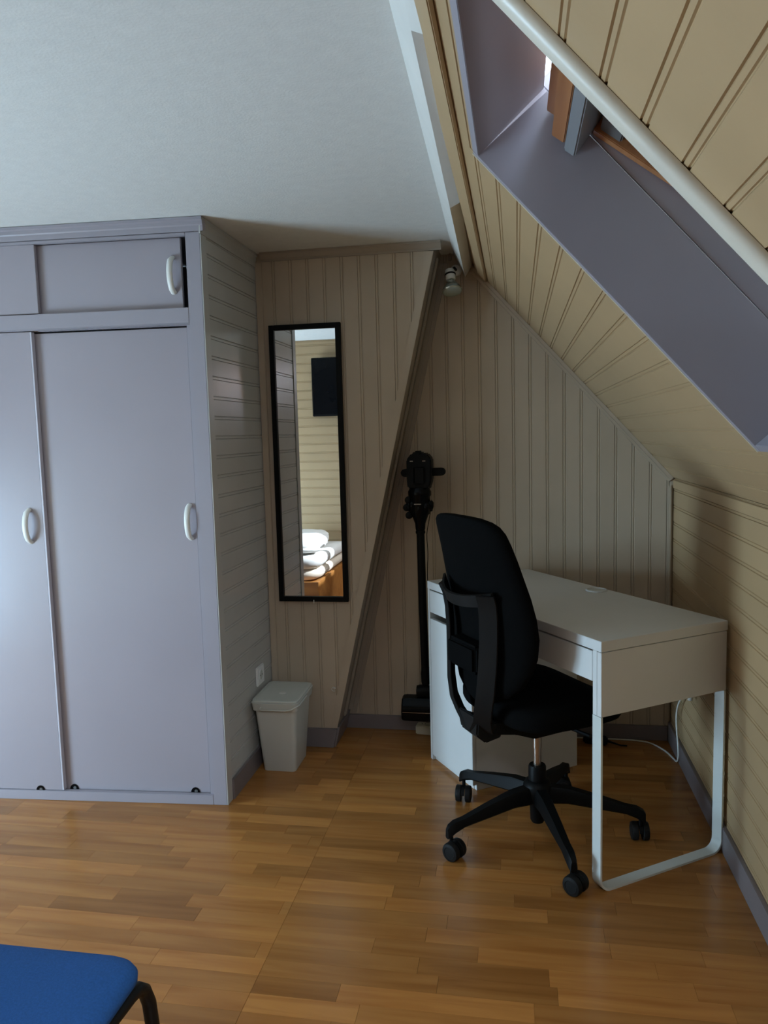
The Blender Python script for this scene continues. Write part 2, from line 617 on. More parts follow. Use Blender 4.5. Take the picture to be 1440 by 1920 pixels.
# ------------------------------------------------------------------ walls
def build_walls():
    # alcove wall (behind desk)
    o = MB()
    pts = [(-1.25, 0), (XR + 0.1, 0), (XR + 0.1, zs(XR) - 0.05), (XR, zs(XR) + 0.02), (X0S, ZC + 0.02), (-1.25, ZC + 0.02)]
    o.prism(pts, lambda p, q, t: (p, t, q), YB + 0.0115, YB + 0.08)
    w = o.build('wall_alcove', 'beige', None, 0)
    tag(w, 'beige vertical board wall behind the desk and vacuum cleaner', 'wall', kind='structure')
    fn = lambda u, v, d: (u, YB - d, v)
    x = -0.005 - PITCH_B * 12
    while x < XR - 0.01:
        x2 = min(x + PITCH_B, XR)
        f1 = lambda u: min(ZC, zs(u))
        board(fn, x, x2, K(0.0), f1, 'beige', w)
        x = x2
    # wall with the mirror: front and slanting return
    o = MB()
    zt = ZC
    x0 = XWD - 0.1
    pts = [(x0, 0), (slant(0), 0), (slant(zt), zt), (x0, zt)]
    o.prism(pts, lambda p, q, t: (p, t, q), YM + 0.0115, YB - 0.001)
    w = o.build('wall_back', 'brown_trim', None, 0)
    tag(w, 'beige vertical board wall with slanting right edge, behind the mirror', 'wall', kind='structure')
    fn = lambda u, v, d: (u, YM - d, v)
    x = -1.0505 - PITCH_B * 1
    xe = slant(zt)
    while x < xe - 0.004:
        x2 = min(x + PITCH_B * 1.0225, xe)
        a = max(x, XWD + 0.0)
        f0 = lambda u: max(0.0, (u + 0.795) / 0.2306)
        if x2 - a > 0.01:
            board(fn, a, x2, f0, K(zt), 'beige', w)
        x = x2
    # knee wall on the right, horizontal boards
    w = MB().box(XR + 0.0115, XR + 0.1, YEND - 0.1, YB + 0.1, 0, zs(XR) + 0.02).build('wall_right', 'slope', None, 0)
    tag(w, 'low knee wall of horizontal cream boards beside the desk', 'wall', kind='structure')
    fn = lambda u, v, d: (XR - d, v, u)
    z = 0.035
    while z < zs(XR) - 0.01:
        z2 = min(z + PITCH_B, zs(XR))
        board(fn, z, z2, K(YEND), K(YB), 'slope', w)
        z = z2
    # wall opposite the mirror (seen in the mirror)
    w = MB().box(XL - 0.05, -0.852, YREAR - 0.08, YREAR - 0.0115, 0, ZC).build('wall_rear', 'beige', None, 0)
    tag(w, 'beige horizontal board wall carrying the television, seen in the mirror', 'wall', kind='structure')
    fn = lambda u, v, d: (v, YREAR + d, u)
    z = 0.02
    while z < ZC - 0.01:
        z2 = min(z + PITCH_B, ZC)
        board(fn, z, z2, K(XL), K(-0.85), 'slope', w)
        z = z2
    # remaining shell out of view
    b = MB().box(XL - 0.08, XL, YREAR, W3[0], 0, ZC).box(XL - 0.08, XL, W3[1], YB + 0.1, 0, ZC)
    b.box(XL - 0.08, XL, W3[0], W3[1], 0, W3[2]).box(XL - 0.08, XL, W3[0], W3[1], W3[3], ZC)
    tag(b.build('wall_left', 'beige', None, 0), 'plain beige wall with an assumed window at the far end of the wardrobe', 'wall', kind='structure')
    w = thing('assumed_window_3', 'assumed white framed window in the wall at the far end of the wardrobe', 'window', (XL, (W3[0] + W3[1]) / 2, W3[2]), kind='structure')  # unseen; assumed as the source of cool light from the left
    hy, hz = (W3[1] - W3[0]) / 2, W3[3] - W3[2]
    for a in ((-hy, -hy + 0.05, 0, hz), (hy - 0.05, hy, 0, hz), (-0.02, 0.02, 0.05, hz - 0.05), (-hy + 0.05, hy - 0.05, 0, 0.05), (-hy + 0.05, hy - 0.05, hz - 0.05, hz)):
        rbox('window_frame', 'white_plastic', w, -0.06, -0.01, a[0], a[1], a[2], a[3], 0.002)
    tag(MB().box(-0.93, -0.85, YEND, YREAR - 0.081, 0, ZC).build('wall_passage', 'beige', None, 0),
        'plain beige side wall of the passage behind the television wall', 'wall', kind='structure')
    tag(MB().box(-0.95, XR + 0.1, YEND - 0.08, YEND, 0, ZC).build('wall_end', 'beige', None, 0),
        'plain beige end wall of the passage', 'wall', kind='structure')


build_walls()


def build_trim():
    def T(name, label, b, mat, kind='trim'):
        o = b.build(name, mat, None, 50)
        tag(o, label, kind, kind='structure')
        return o

    # skirting boards
    T('baseboard_alcove', 'taupe skirting board along the alcove wall under the desk',
      MB().box(slant(0.03) + 0.004, XR - 0.014, YB - 0.013, YB - 0.0004, 0, 0.064).bevel(0.0015), 'skirt', 'skirting')
    T('baseboard_right', 'long taupe skirting board along the knee wall',
      MB().box(XR - 0.013, XR - 0.0004, YEND, YB - 0.001, 0, 0.084).bevel(0.0015), 'skirt', 'skirting')
    b = MB()
    b.prism([(XWD + 0.004, 0), (slant(0) + 0.004, 0), (slant(0.083) + 0.004, 0.083), (XWD + 0.004, 0.083)],
            lambda p, q, t: (p, t, q), YM - 0.013, YM - 0.0004)
    T('baseboard_back', 'short taupe skirting board below the mirror wall behind the bin', b.bevel(0.0015), 'skirt', 'skirting')
    b = MB()
    b.prism([(slant(0) + 0.0006, 0), (slant(0) + 0.012, 0), (slant(0.09) + 0.012, 0.09), (slant(0.09) + 0.0006, 0.09)],
            lambda p, q, t: (p, t, q), YM - 0.004, YB - 0.014)
    T('baseboard_return', 'taupe skirting board on the slanting return of the mirror wall', b.bevel(0.0015), 'skirt', 'skirting')
    # crown moulding on the mirror wall (stepped)
    b = MB()
    prof = [(0, ZC - 0.001), (-0.026, ZC - 0.001), (-0.026, ZC - 0.008), (-0.017, ZC - 0.012), (-0.014, ZC - 0.022), (-0.008, ZC - 0.026),
            (-0.008, ZC - 0.034), (-0.0004, ZC - 0.034)]
    b.prism(prof, lambda p, q, t: (t, YM + p, q), XWD + 0.028, slant(ZC - 0.02) + 0.028)
    T('trim_1', 'grey-beige crown moulding along the top of the mirror wall', b, 'brown_trim', 'moulding')
    # vertical fillet at the wardrobe corner
    T('trim_2', 'narrow beige upright fillet where mirror wall meets wardrobe side',
      MB().box(XWD + 0.003, XWD + 0.03, YM - 0.010, YM - 0.0004, 0.085, ZC - 0.036).bevel(0.002), 'beige', 'moulding')
    # flat fillet down the slanting edge, on the front
    b = MB()
    b.prism([(slant(0.086) - 0.030, 0.086), (slant(0.086) + 0.002, 0.086), (slant(2.064) + 0.002, 2.064), (slant(2.064) - 0.030, 2.064)],
            lambda p, q, t: (p, t, q), YM - 0.007, YM - 0.0004)
    T('trim_3', 'flat beige fillet running down the slanting edge of the mirror wall', b.bevel(0.0012), 'beige', 'moulding')
    # mouldings on the return and on the alcove wall beside it
    b = MB()
    b.prism([(slant(0.10) + 0.001, 0.10), (slant(0.10) + 0.012, 0.10), (slant(2.06) + 0.012, 2.06), (slant(2.06) + 0.001, 2.06)],
            lambda p, q, t: (p, t, q), YM + 0.10, YM + 0.135)
    T('trim_4', 'brown-taupe moulding on the slanting return beside the mirror wall', b.bevel(0.003), 'brown_trim', 'moulding')
    b = MB()
    for d0, d1, th in ((0.002, 0.022, 0.018), (0.022, 0.040, 0.010)):
        b.prism([(slant(0.07) + d0, 0.07), (slant(0.07) + d1, 0.07), (slant(2.06) + d1, 2.06), (slant(2.06) + d0, 2.06)],
                lambda p, q, t: (p, t, q), YB - th, YB - 0.0004)
    T('trim_5', 'stepped beige-brown moulding on the alcove wall following the slant', b, 'brown_trim', 'moulding')
    # top of alcove
    T('trim_6', 'short taupe moulding at the top of the alcove by the spotlight',
      MB().box(slant(2.07) + 0.04, -0.265, YB - 0.02, YB - 0.0004, ZC - 0.03, ZC - 0.0005).bevel(0.003), 'brown_trim', 'moulding')
    # slope / alcove wall junction
    b = MB()
    for q0, q1, th in ((0.0, 0.014, 0.016), (0.014, 0.026, 0.009)):
        s0, s1 = 0.085, S_BOT - 0.004
        b.hexa([S(s0, YB - th, -q0 - 0.0005), S(s1, YB - th, -q0 - 0.0005), S(s1, YB - 0.0004, -q0 - 0.0005), S(s0, YB - 0.0004, -q0 - 0.0005),
                S(s0, YB - th, -q1), S(s1, YB - th, -q1), S(s1, YB - 0.0004, -q1), S(s0, YB - 0.0004, -q1)])
    T('trim_7', 'stepped beige moulding where the slope meets the alcove wall', b, 'beige', 'moulding')
    # knee wall top strip
    T('trim_8', 'flat cream strip along the top of the knee wall',
      MB().box(XR - 0.006, XR - 0.0004, YEND, YB - 0.02, zs(XR) - 0.040, zs(XR) - 0.006).bevel(0.0015), 'slope', 'moulding')
    T('trim_9', 'upright beige corner bead between alcove and knee wall',
      MB().box(XR - 0.022, XR - 0.007, YB - 0.012, YB - 0.0004, 0.066, zs(XR) - 0.03).bevel(0.004), 'beige', 'moulding')
    # cream quarter round along the near edge of the roof window opening
    b = MB()
    prof = [(0.0, 0.0), (-0.0215, 0.0), (-0.0215, 0.006), (-0.017, 0.012), (-0.010, 0.0155), (-0.004, 0.0165), (0.0, 0.0165)]
    b.prism(prof, lambda p, q, t: S(t, Y1A + 0.002 + p, -q - 0.0006), 0.06, S_BOT - 0.02)
    T('trim_10', 'thick cream rounded bead along the near edge of the roof window opening', b, 'cream_trim', 'moulding')
    b = MB(S).box(SA, SB, Y1B - 0.001, Y1B + 0.004, -0.0045, -0.0005)
    T('trim_11', 'thin cream bead along the far edge of the roof window opening', b, 'cream_trim', 'moulding')
    # purlin side strip (batten under the beam on the slope)
    b = MB(S).box(0.118, 0.168, YEND, YB - 0.03, -0.012, -0.0006)
    T('trim_12', 'flat cream batten on the slope beside the beam', b.bevel(0.002), 'slope', 'moulding')


build_trim()


# ------------------------------------------------------------------ wardrobe
def yf(x):
    return 2.524 + 0.0617 * (x - XWD)


def build_wardrobe():
    w = thing('wardrobe', 'mauve-grey built-in wardrobe with sliding doors and boarded side', 'wardrobe', (XWD, 2.524, 0))
    base = Vector(w.location)

    def F(x, d, z):
        return (x - base.x, yf(x) + d - base.y, z)

    def part(name, mat, x0, x1, d0, d1, z0, z1, bev=0.0015, parent=w):
        return rbox(name, mat, parent, x0, x1, d0, d1, z0, z1, bev, F)

    XE = XL + 0.002
    part('stile', 'mauve', -1.112, XWD, 0.0, 0.02, 0.0, 2.0515)
    part('top_rail', 'mauve', XE, -1.112, 0.0, 0.02, 2.041, 2.0515)
    part('middle_rail', 'mauve', XE, -1.112, 0.0, 0.006, 1.747, 1.80)
    part('middle_rail', 'mauve', XE, -1.112, 0.0062, 0.02, 1.744, 1.80)
    part('bottom_rail', 'mauve', XE, -1.112, 0.0, 0.02, 0.0, 0.036)
    part('track', 'mauve', XE, -1.112, 0.021, 0.075, 0.0, 0.032)
    part('track', 'mauve', XE, -1.112, 0.021, 0.075, 1.742, 1.752, 0)
    part('jamb', 'mauve', -1.1275, -1.1125, 0.012, 0.05, 0.032, 1.742)
    part('interior', 'mauve', XE, -1.0925, 0.50, 0.51, 0.0, 2.05, 0)
    part('interior_top', 'mauve', XE, -1.0925, 0.021, 0.51, 2.051, 2.06, 0)
    part('interior_floor', 'mauve', XE, -1.0925, 0.0205, 0.4995, 1.783, 1.7995, 0)
    # crown
    b = MB(F)
    prof = [(0.02, 2.098), (-0.013, 2.098), (-0.013, 2.089), (-0.008, 2.085), (-0.007, 2.074), (-0.004, 2.070), (-0.004, 2.052), (0.0, 2.052),
            (0.02, 2.06)]
    b.prism(prof, lambda p, q, t: (t, p, q), XE, XWD + 0.013)
    b.build('crown', 'mauve', w, 20)
    b = MB()
    prof2 = [(-0.01, 2.098), (0.013, 2.098), (0.013, 2.089), (0.008, 2.085), (0.007, 2.074), (0.0045, 2.070), (0.0045, 2.044), (0.0005, 2.044)]
    b.prism(prof2, lambda p, q, t: (p, t - 0.0, q), -0.004, YM - base.y - 0.002)
    b.build('crown', 'grey_board', w, 20)
    # handles
    def handle(parent, x, z0, z1, d):
        path = []
        n = 12
        for i in range(n + 1):
            t = i / n
            z = z0 + (z1 - z0) * t
            o = math.sin(math.pi * t) ** 0.45 * 0.030 if 0 < t < 1 else 0.0
            path.append((x, d - o, z))
        b = MB(F)
        rings = []
        for i, p in enumerate(path):
            q0 = path[max(0, i - 1)]
            q1 = path[min(n, i + 1)]
            td = Vector((0, q1[1] - q0[1], q1[2] - q0[2])).normalized()
            nn = Vector((0, -td.z, td.y)) if True else None
            hw, ht = 0.0105, 0.0075
            ring = []
            for k in range(8):
                a = 2 * math.pi * k / 8 + math.pi / 8
                ring.append((p[0] + math.cos(a) * hw, p[1] + nn.y * math.sin(a) * ht, p[2] + nn.z * math.sin(a) * ht))
            rings.append(ring)
        b.rings(rings)
        h = b.build('handle', 'white_plastic', parent, 60)
        h['label'] = 'white curved bow handle'
        return h

    def wheel(parent, x, d, z=0.045):
        b = MB(F)
        # half-round black notch cover with steel roller
        pts = [(x + 0.017 * math.cos(a), z - 0.010 + 0.019 * math.sin(a)) for a in [math.pi * k / 8 for k in range(9)]]
        b.prism(pts, lambda p, q, t: (p, t, q), d - 0.0025, d + 0.001)
        r = b.build('roller', 'gloss_black', parent, 40)
        b = MB(F)
        pts = [(x + 0.003 + 0.006 * math.cos(a), z - 0.005 + 0.006 * math.sin(a)) for a in [2 * math.pi * k / 12 for k in range(12)]]
        b.prism(pts, lambda p, q, t: (p, t, q), d - 0.0045, d - 0.0026)
        b.build('roller_pin', 'alu_dark', parent, 40)

    # lower sliding doors: left in front of right
    dr = part('door', 'mauve_door', -1.765, -1.132, 0.026, 0.040, 0.033, 1.736)
    dl = part('door', 'mauve_door', -2.45, -1.703, 0.007, 0.022, 0.037, 1.741)
    ds = part('door', 'mauve_door', -3.15, -2.42, 0.026, 0.040, 0.033, 1.741)
    edge = part('lit_edge', 'edge', -1.7028, -1.696, 0.005, 0.0225, 0.038, 1.740, 0.0008, dl)  # light caught by the left door's edge, put in as a pale strip
    handle(dr, -1.156, 0.990, 1.112, 0.0262)
    handle(dl, -1.755, 0.985, 1.106, 0.0072)
    wheel(dr, -1.666, 0.026)
    wheel(dr, -1.190, 0.026)
    wheel(dl, -1.790, 0.007)
    # upper sliding doors
    ur = part('upper_door', 'mauve_door', -1.72, -1.141, 0.026, 0.038, 1.802, 2.042)
    ul = part('upper_door', 'mauve_door', -2.30, -1.664, 0.007, 0.020, 1.803, 2.042)
    us = part('upper_door', 'mauve_door', -3.0, -2.28, 0.026, 0.038, 1.802, 2.042)
    handle(ur, -1.172, 1.855, 1.975, 0.0262)
    # boarded side
    sp = MB()
    sp.box(-0.03, -0.0115, 0.021, YM - base.y - 0.001, 0.0, 2.05)
    side = sp.build('side_panel', 'grey_board', w, 0)
    fn = lambda u, v, d: (d, v, u)
    z = 0.016
    while z < 2.045:
        z2 = min(z + PITCH_B, 2.05)
        if z2 - z > 0.02:
            board(fn, z, z2, K(0.0215), K(YM - base.y - 0.001), 'grey_board', side)
        z = z2
    rbox('corner_batten', 'grey_board', w, 0.0004, 0.004, -0.0005, 0.046, 0.0, 2.0435, 0.001)
    rbox('skirting', 'skirt', w, 0.0004, 0.011, 0.047, YM - base.y - 0.014, 0.0, 0.078, 0.0015)
    return w


build_wardrobe()


# ------------------------------------------------------------------ mirror
def build_mirror():
    w = thing('wall_mirror', 'tall narrow mirror in a thin black frame on the board wall', 'mirror', (-0.855, YM, 0.646))
    hw, H, fw = 0.1515, 1.159, 0.021
    for nm, a in (('frame_side', (-hw, -hw + fw, 0, H)), ('frame_side', (hw - fw, hw, 0, H)),
                  ('frame_rail', (-hw + fw, hw - fw, 0, fw)), ('frame_rail', (-hw + fw, hw - fw, H - fw, H))):
        rbox(nm, 'black_plastic', w, a[0], a[1], -0.022, -0.0005, a[2], a[3], 0.001)
    rbox('glass', 'mirror', w, -hw + fw - 0.002, hw - fw + 0.002, -0.012, -0.006, fw - 0.002, H - fw + 0.002, 0)
    rbox('clip', 'white_plastic', w, 0.0, 0.004, -0.024, -0.0225, -0.006, 0.008, 0.0005)


build_mirror()


# ------------------------------------------------------------------ desk
def build_desk():
    th = -0.9716735
    w = thing('desk', 'white desk with corner cabinet, drawer and bent metal leg frame', 'desk', (-0.3617, 3.0157, 0), th)
    D = 0.492
    L = 1.05
    top = rbox('tabletop', 'desk_white', w, 0, L, 0, D, 0.7195, 0.75, 0.0012)
    # cable grommet
    gx, gy = 0.288 + 0.3617, 2.856 - 3.0157
    c, s = math.cos(th), math.sin(th)
    gu, gv = gx * c + gy * s, -gx * s + gy * c
    b = MB()
    b.lathe([(0.0395, 0.7502), (0.0390, 0.7530), (0.0365, 0.7552), (0.034, 0.7550), (0.0325, 0.7506)], (gu, gv, 0), n=32, cap0=False, cap1=False)
    b.build('grommet', 'desk_white', top, 50)
    b = MB()
    b.lathe([(0.0322, 0.7502), (0.0322, 0.7508)], (gu, gv, 0), n=32)
    b.build('grommet_insert', 'bin', top, 50)  # greyer colour puts the recess shade into the insert
    # cabinet
    C = 0.336
    rbox('cabinet_side', 'desk_white', w, 0.0005, 0.017, 0.001, D - 0.004, 0.0, 0.719, 0.001)
    rbox('cabinet_side', 'desk_white', w, C - 0.017, C, 0.018, D - 0.004, 0.0, 0.719, 0.001)
    rbox('cabinet_back', 'desk_white', w, 0.018, C - 0.018, D - 0.016, D - 0.006, 0.03, 0.719, 0)
    rbox('cabinet_base', 'desk_white', w, 0.018, C - 0.018, 0.025, D - 0.018, 0.016, 0.034, 0)
    rbox('plinth', 'desk_white', w, 0.018, C - 0.018, 0.016, 0.024, 0.0, 0.030, 0)
    rbox('cabinet_door', 'desk_white', w, 0.0185, C, 0.001, 0.0165, 0.022, 0.598, 0.0012)
    rbox('cabinet_drawer', 'desk_white', w, 0.0185, C, 0.001, 0.0165, 0.624, 0.714, 0.0012)
    # wide drawer
    rbox('drawer', 'desk_white', w, C + 0.004, 1.012, 0.001, 0.0165, 0.626, 0.7145, 0.0012)
    rbox('drawer_box', 'desk_white', w, C + 0.02, 1.0, 0.018, D - 0.06, 0.634, 0.70, 0)
    rbox('back_panel', 'desk_white', w, C + 0.001, L - 0.02, D - 0.020, D - 0.006, 0.53, 0.719, 0.001)
    rbox('end_panel', 'desk_white', w, L - 0.018, L, 0.0005, D - 0.003, 0.53, 0.7178, 0.001)
    # bent metal frame
    b = MB()
    R, t = 0.040, 0.0065
    path = []

    def arc(cx, cz, a0, a1, n=8):
        for i in range(n + 1):
            a = math.radians(a0 + (a1 - a0) * i / n)
            yield (cx + R * math.cos(a), cz + R * math.sin(a), math.cos(a), math.sin(a))

    seq = [(0.0, 0.529, -1, 0)] + list(arc(R, R, 180, 270)) + list(arc(D - 0.004 - R, R, 270, 360)) + [(D - 0.004, 0.529, 1, 0)]
    u0, u1 = L - 0.0365, L
    rings = []
    for v, z, nx, nz in seq:
        vi, zi = v - nx * t, z - nz * t
        rings.append([(u0, v, z), (u1, v, z), (u1, vi, zi), (u0, vi, zi)])
    b.rings(rings)
    leg = b.build('leg_frame', 'desk_metal', w, 30)
    rbox('front_post', 'desk_white', w, 1.0135, L - 0.0185, 0.0005, 0.0175, 0.5295, 0.7192, 0.0008)
    return w


build_desk()


# ------------------------------------------------------------------ office chair
def build_office_chair():
    th = -0.9716735 + math.radians(0)
    # local x = right (u), local y = forward to the desk (v)
    w = thing('office_chair', 'black office swivel chair pulled up to the white desk', 'chair', (0.06, 2.47, 0), th)
    base_ang = [math.radians(a) - th for a in (-146, -74, -2, 70, 142)]
    # hub and column
    b = MB()
    b.lathe([(0.020, 0.042), (0.024, 0.05), (0.026, 0.12), (0.045, 0.125), (0.047, 0.17), (0.040, 0.185), (0.030, 0.19), (0.029, 0.235),
             (0.0265, 0.24)], n=24)
    b.build('hub', 'black_plastic', w, 40)
    b = MB()
    b.lathe([(0.0135, 0.2402), (0.0135, 0.30), (0.0150, 0.3002), (0.0150, 0.375)], n=20)
    b.build('gas_column', 'chrome', w, 40)
    for a in base_ang:
        ca, sa = math.cos(a), math.sin(a)

        def P(r, t, z):
            return (ca * r - sa * t, sa * r + ca * t, z)

        b = MB()
        st = [(0.035, 0.026, 0.115, 0.172), (0.10, 0.024, 0.118, 0.168), (0.20, 0.0205, 0.105, 0.145), (0.285, 0.0175, 0.094, 0.122),
              (0.318, 0.0165, 0.082, 0.118), (0.338, 0.0135, 0.070, 0.108), (0.345, 0.010, 0.066, 0.098)]
        rings = []
        for r, hw, z0, z1 in st:
            e = min(0.007, hw * 0.4)
            rings.append([P(r, -hw + e, z0), P(r, hw - e, z0), P(r, hw, z0 + e), P(r, hw * 0.75, z1 - e), P(r, hw * 0.6, z1),
                          P(r, -hw * 0.6, z1), P(r, -hw * 0.75, z1 - e), P(r, -hw, z0 + e)])
        b.rings(rings)
        arm = b.build('base_arm', 'black_plastic', w, 40)
        # twin-wheel caster, swivelled a little
        sw = a + random.Random(round(a * 100)).uniform(-1.1, 1.1)
        cx, cy = ca * 0.330, sa * 0.330
        ax = Vector((math.cos(sw), math.sin(sw), 0))
        fw = Vector((-ax.y, ax.x, 0))
        cc = Vector((cx, cy, 0.0300)) + fw * 0.012
        b = MB()
        b.lathe([(0.0065, 0.045), (0.0065, 0.075)], (cx, cy, 0), n=10)
        rng = []
        for k in range(9):
            aa = math.radians(20 + 140 * k / 8)
            rng.append(cc + fw * math.cos(aa) * 0.0295 + Vector((0, 0, 1)) * math.sin(aa) * 0.0305)
        b.rings([[tuple(p + ax * o * 0.006 + Vector((0, 0, dz))) for o, dz in ((-1, 0), (1, 0), (1, -0.008), (-1, -0.008))] for p in rng])
        c = b.build('caster', 'black_plastic', w, 40)
        for sgn in (-1, 1):
            b = MB()
            b.lathe([(0.010, 0.0), (0.027, 0.0005), (0.0298, 0.003), (0.0298, 0.016), (0.0275, 0.0205), (0.019, 0.0225), (0.0175, 0.021), (0.006, 0.0215)],
                    tuple(cc + ax * sgn * 0.0065), tuple(ax * sgn), n=24)
            b.build('wheel', 'dark_plastic', c, 40)
    # tilt mechanism under the seat
    b = MB()
    b.rings([[(-0.045, -0.20, 0.395), (0.045, -0.20, 0.395), (0.045, -0.20, 0.435), (-0.045, -0.20, 0.435)],
             [(-0.06, -0.12, 0.385), (0.06, -0.12, 0.385), (0.06, -0.12, 0.44), (-0.06, -0.12, 0.44)],
             [(-0.075, -0.06, 0.365), (0.075, -0.06, 0.365), (0.09, -0.06, 0.44), (-0.09, -0.06, 0.44)],
             [(-0.075, 0.07, 0.368), (0.075, 0.07, 0.368), (0.09, 0.07, 0.44), (-0.09, 0.07, 0.44)],
             [(-0.05, 0.12, 0.40), (0.05, 0.12, 0.40), (0.07, 0.12, 0.44), (-0.07, 0.12, 0.44)]])
    b.bevel(0.004, 2)
    b.build('tilt_mechanism', 'black_plastic', w, 40)
    b = MB().tube([(0.07, 0.02, 0.41), (0.15, 0.03, 0.408), (0.225, 0.035, 0.412)], 0.006, 8)
    b.build('lever', 'black_plastic', w, 40)
    # seat: superellipse cushion with waterfall front
    def seat_out(hw, y0, y1, n=40, e=4.0):
        r = []
        cy = (y0 + y1) / 2
        hy = (y1 - y0) / 2
        for k in range(n):
            a = 2 * math.pi * k / n
            cx_, sy_ = math.cos(a), math.sin(a)
            x = math.copysign(abs(cx_) ** (2 / e), cx_) * hw
            y = cy + math.copysign(abs(sy_) ** (2 / e), sy_) * hy
            x *= 1 - 0.06 * max(0, -(y - cy) / hy)
            r.append((x, y))
        return r
    b = MB()
    rings = []
    for z, k in ((0.440, 0.90), (0.446, 0.97), (0.460, 1.0), (0.480, 1.0), (0.496, 0.965), (0.503, 0.90), (0.505, 0.6), (0.503, 0.2)):
        ring = []
        for x, y in seat_out(0.240 * k, 0.005 - 0.205 * k, 0.005 + 0.205 * k):
            dz = -0.02 * max(0, (y - 0.11) / 0.1) ** 2 + (0.012 * (abs(x) / 0.245) ** 2 if z > 0.47 else 0)
            ring.append((x, y, z + dz))
        rings.append(ring)
    b.rings(rings)
    b.build('seat', 'black_fabric', w, 60)
    # backrest: curved padded panel
    prof = [(0.500, 0.03, -0.215), (0.515, 0.085, -0.215), (0.545, 0.140, -0.214), (0.585, 0.182, -0.212), (0.63, 0.208, -0.210), (0.68, 0.225, -0.210),
            (0.74, 0.233, -0.213), (0.80, 0.232, -0.221), (0.86, 0.225, -0.232), (0.92, 0.214, -0.245), (0.97, 0.205, -0.256), (1.02, 0.195, -0.269),
            (1.050, 0.186, -0.277), (1.070, 0.172, -0.283), (1.083, 0.148, -0.287), (1.091, 0.11, -0.289), (1.094, 0.06, -0.290)]
    b = MB()
    nx = 16
    def grid(side):
        rows = []
        for z, hw, off in prof:
            row = []
            for i in range(nx + 1):
                s = -1 + 2 * i / nx
                x = s * hw
                edge = (1 - abs(s) ** 4)
                zz = min(1.0, (z - 0.495) / 0.05) * min(1.0, (1.1 - z) / 0.03)
                thick = 0.010 + 0.017 * edge ** 0.5 * max(0.0, zz) ** 0.5
                y = off + 0.045 * (x / 0.23) ** 2 + side * thick
                row.append((x, y, z))
            rows.append(row)
        return rows
    fr, bk = grid(1), grid(-1)
    rings = []
    for a, c in zip(fr, bk):
        rings.append(a + list(reversed(c)))
    b.rings(rings)
    b.build('backrest', 'black_fabric', w, 60)
    # plastic back bracket: two swept plates, top band and foot
    zz = [(0.405, 0.030, -0.232), (0.42, 0.042, -0.240), (0.455, 0.068, -0.252), (0.50, 0.090, -0.262), (0.56, 0.105, -0.262), (0.64, 0.112, -0.258),
          (0.72, 0.116, -0.256), (0.79, 0.120, -0.258), (0.835, 0.124, -0.264), (0.865, 0.130, -0.276)]
    br = MB()
    rings = []
    for z, u, off in zz:
        wd = 0.028 if z > 0.45 else 0.028 + (0.45 - z) * 0.25
        p0 = Vector((u - wd * 0.75, off - wd * 0.70, z))
        p1 = Vector((u + wd * 0.75, off + wd * 0.70, z))
        nrm = Vector((0.70, -0.72, 0)) * 0.007
        rings.append([tuple(p0 + nrm), tuple(p1 + nrm), tuple(p1 - nrm), tuple(p0 - nrm)])
    br.rings(rings)
    br.bevel(0.002, 2)
    spine = br.build('back_bracket', 'dark_plastic', w, 40)
    br = MB()
    rings = []
    for z, u, off in zz:
        wd = 0.028 if z > 0.45 else 0.028 + (0.45 - z) * 0.25
        p0 = Vector((-u + wd * 0.75, off - wd * 0.70, z))
        p1 = Vector((-u - wd * 0.75, off + wd * 0.70, z))
        nrm = Vector((-0.70, -0.72, 0)) * 0.007
        rings.append([tuple(p0 + nrm), tuple(p1 + nrm), tuple(p1 - nrm), tuple(p0 - nrm)])
    br.rings(rings)
    br.bevel(0.002, 2)
    br.build('back_bracket', 'dark_plastic', w, 40)
    # top band linking both plates, flared lip
    br = MB()
    rings = []
    n = 14
    for i in range(n + 1):
        s = -1 + 2 * i / n
        x = 0.138 * s
        y0 = -0.305 + 0.052 * abs(s) ** 2.2
        z0 = 0.832 - 0.014 * (1 - s * s)
        h = 0.036 + (0.020 if s < 0 else 0.004) * abs(s) ** 3
        rings.append([(x, y0, z0), (x * 1.03, y0 - 0.012, z0 + h), (x * 1.03, y0 - 0.004, z0 + h + 0.003), (x, y0 + 0.011, z0 + 0.004)])
    br.rings(rings)
    br.build('bracket_band', 'dark_plastic', w, 50)
    # connection of bracket to backrest and seat mechanism
    br = MB().box(-0.085, 0.085, -0.290, -0.215, 0.61, 0.70)
    br.bevel(0.012, 3)
    br.build('lumbar_mount', 'black_fabric', w, 40)
    br = MB()
    br.rings([[(-0.050, -0.262, 0.405), (0.050, -0.262, 0.405), (0.066, -0.268, 0.47), (-0.066, -0.268, 0.47)],
              [(-0.045, -0.225, 0.372), (0.045, -0.225, 0.372), (0.055, -0.225, 0.445), (-0.055, -0.225, 0.445)],
              [(-0.042, -0.165, 0.380), (0.042, -0.165, 0.380), (0.044, -0.165, 0.43), (-0.044, -0.165, 0.43)]])
    br.bevel(0.005, 2)
    br.build('spine_foot', 'dark_plastic', w, 40)
    return w


build_office_chair()


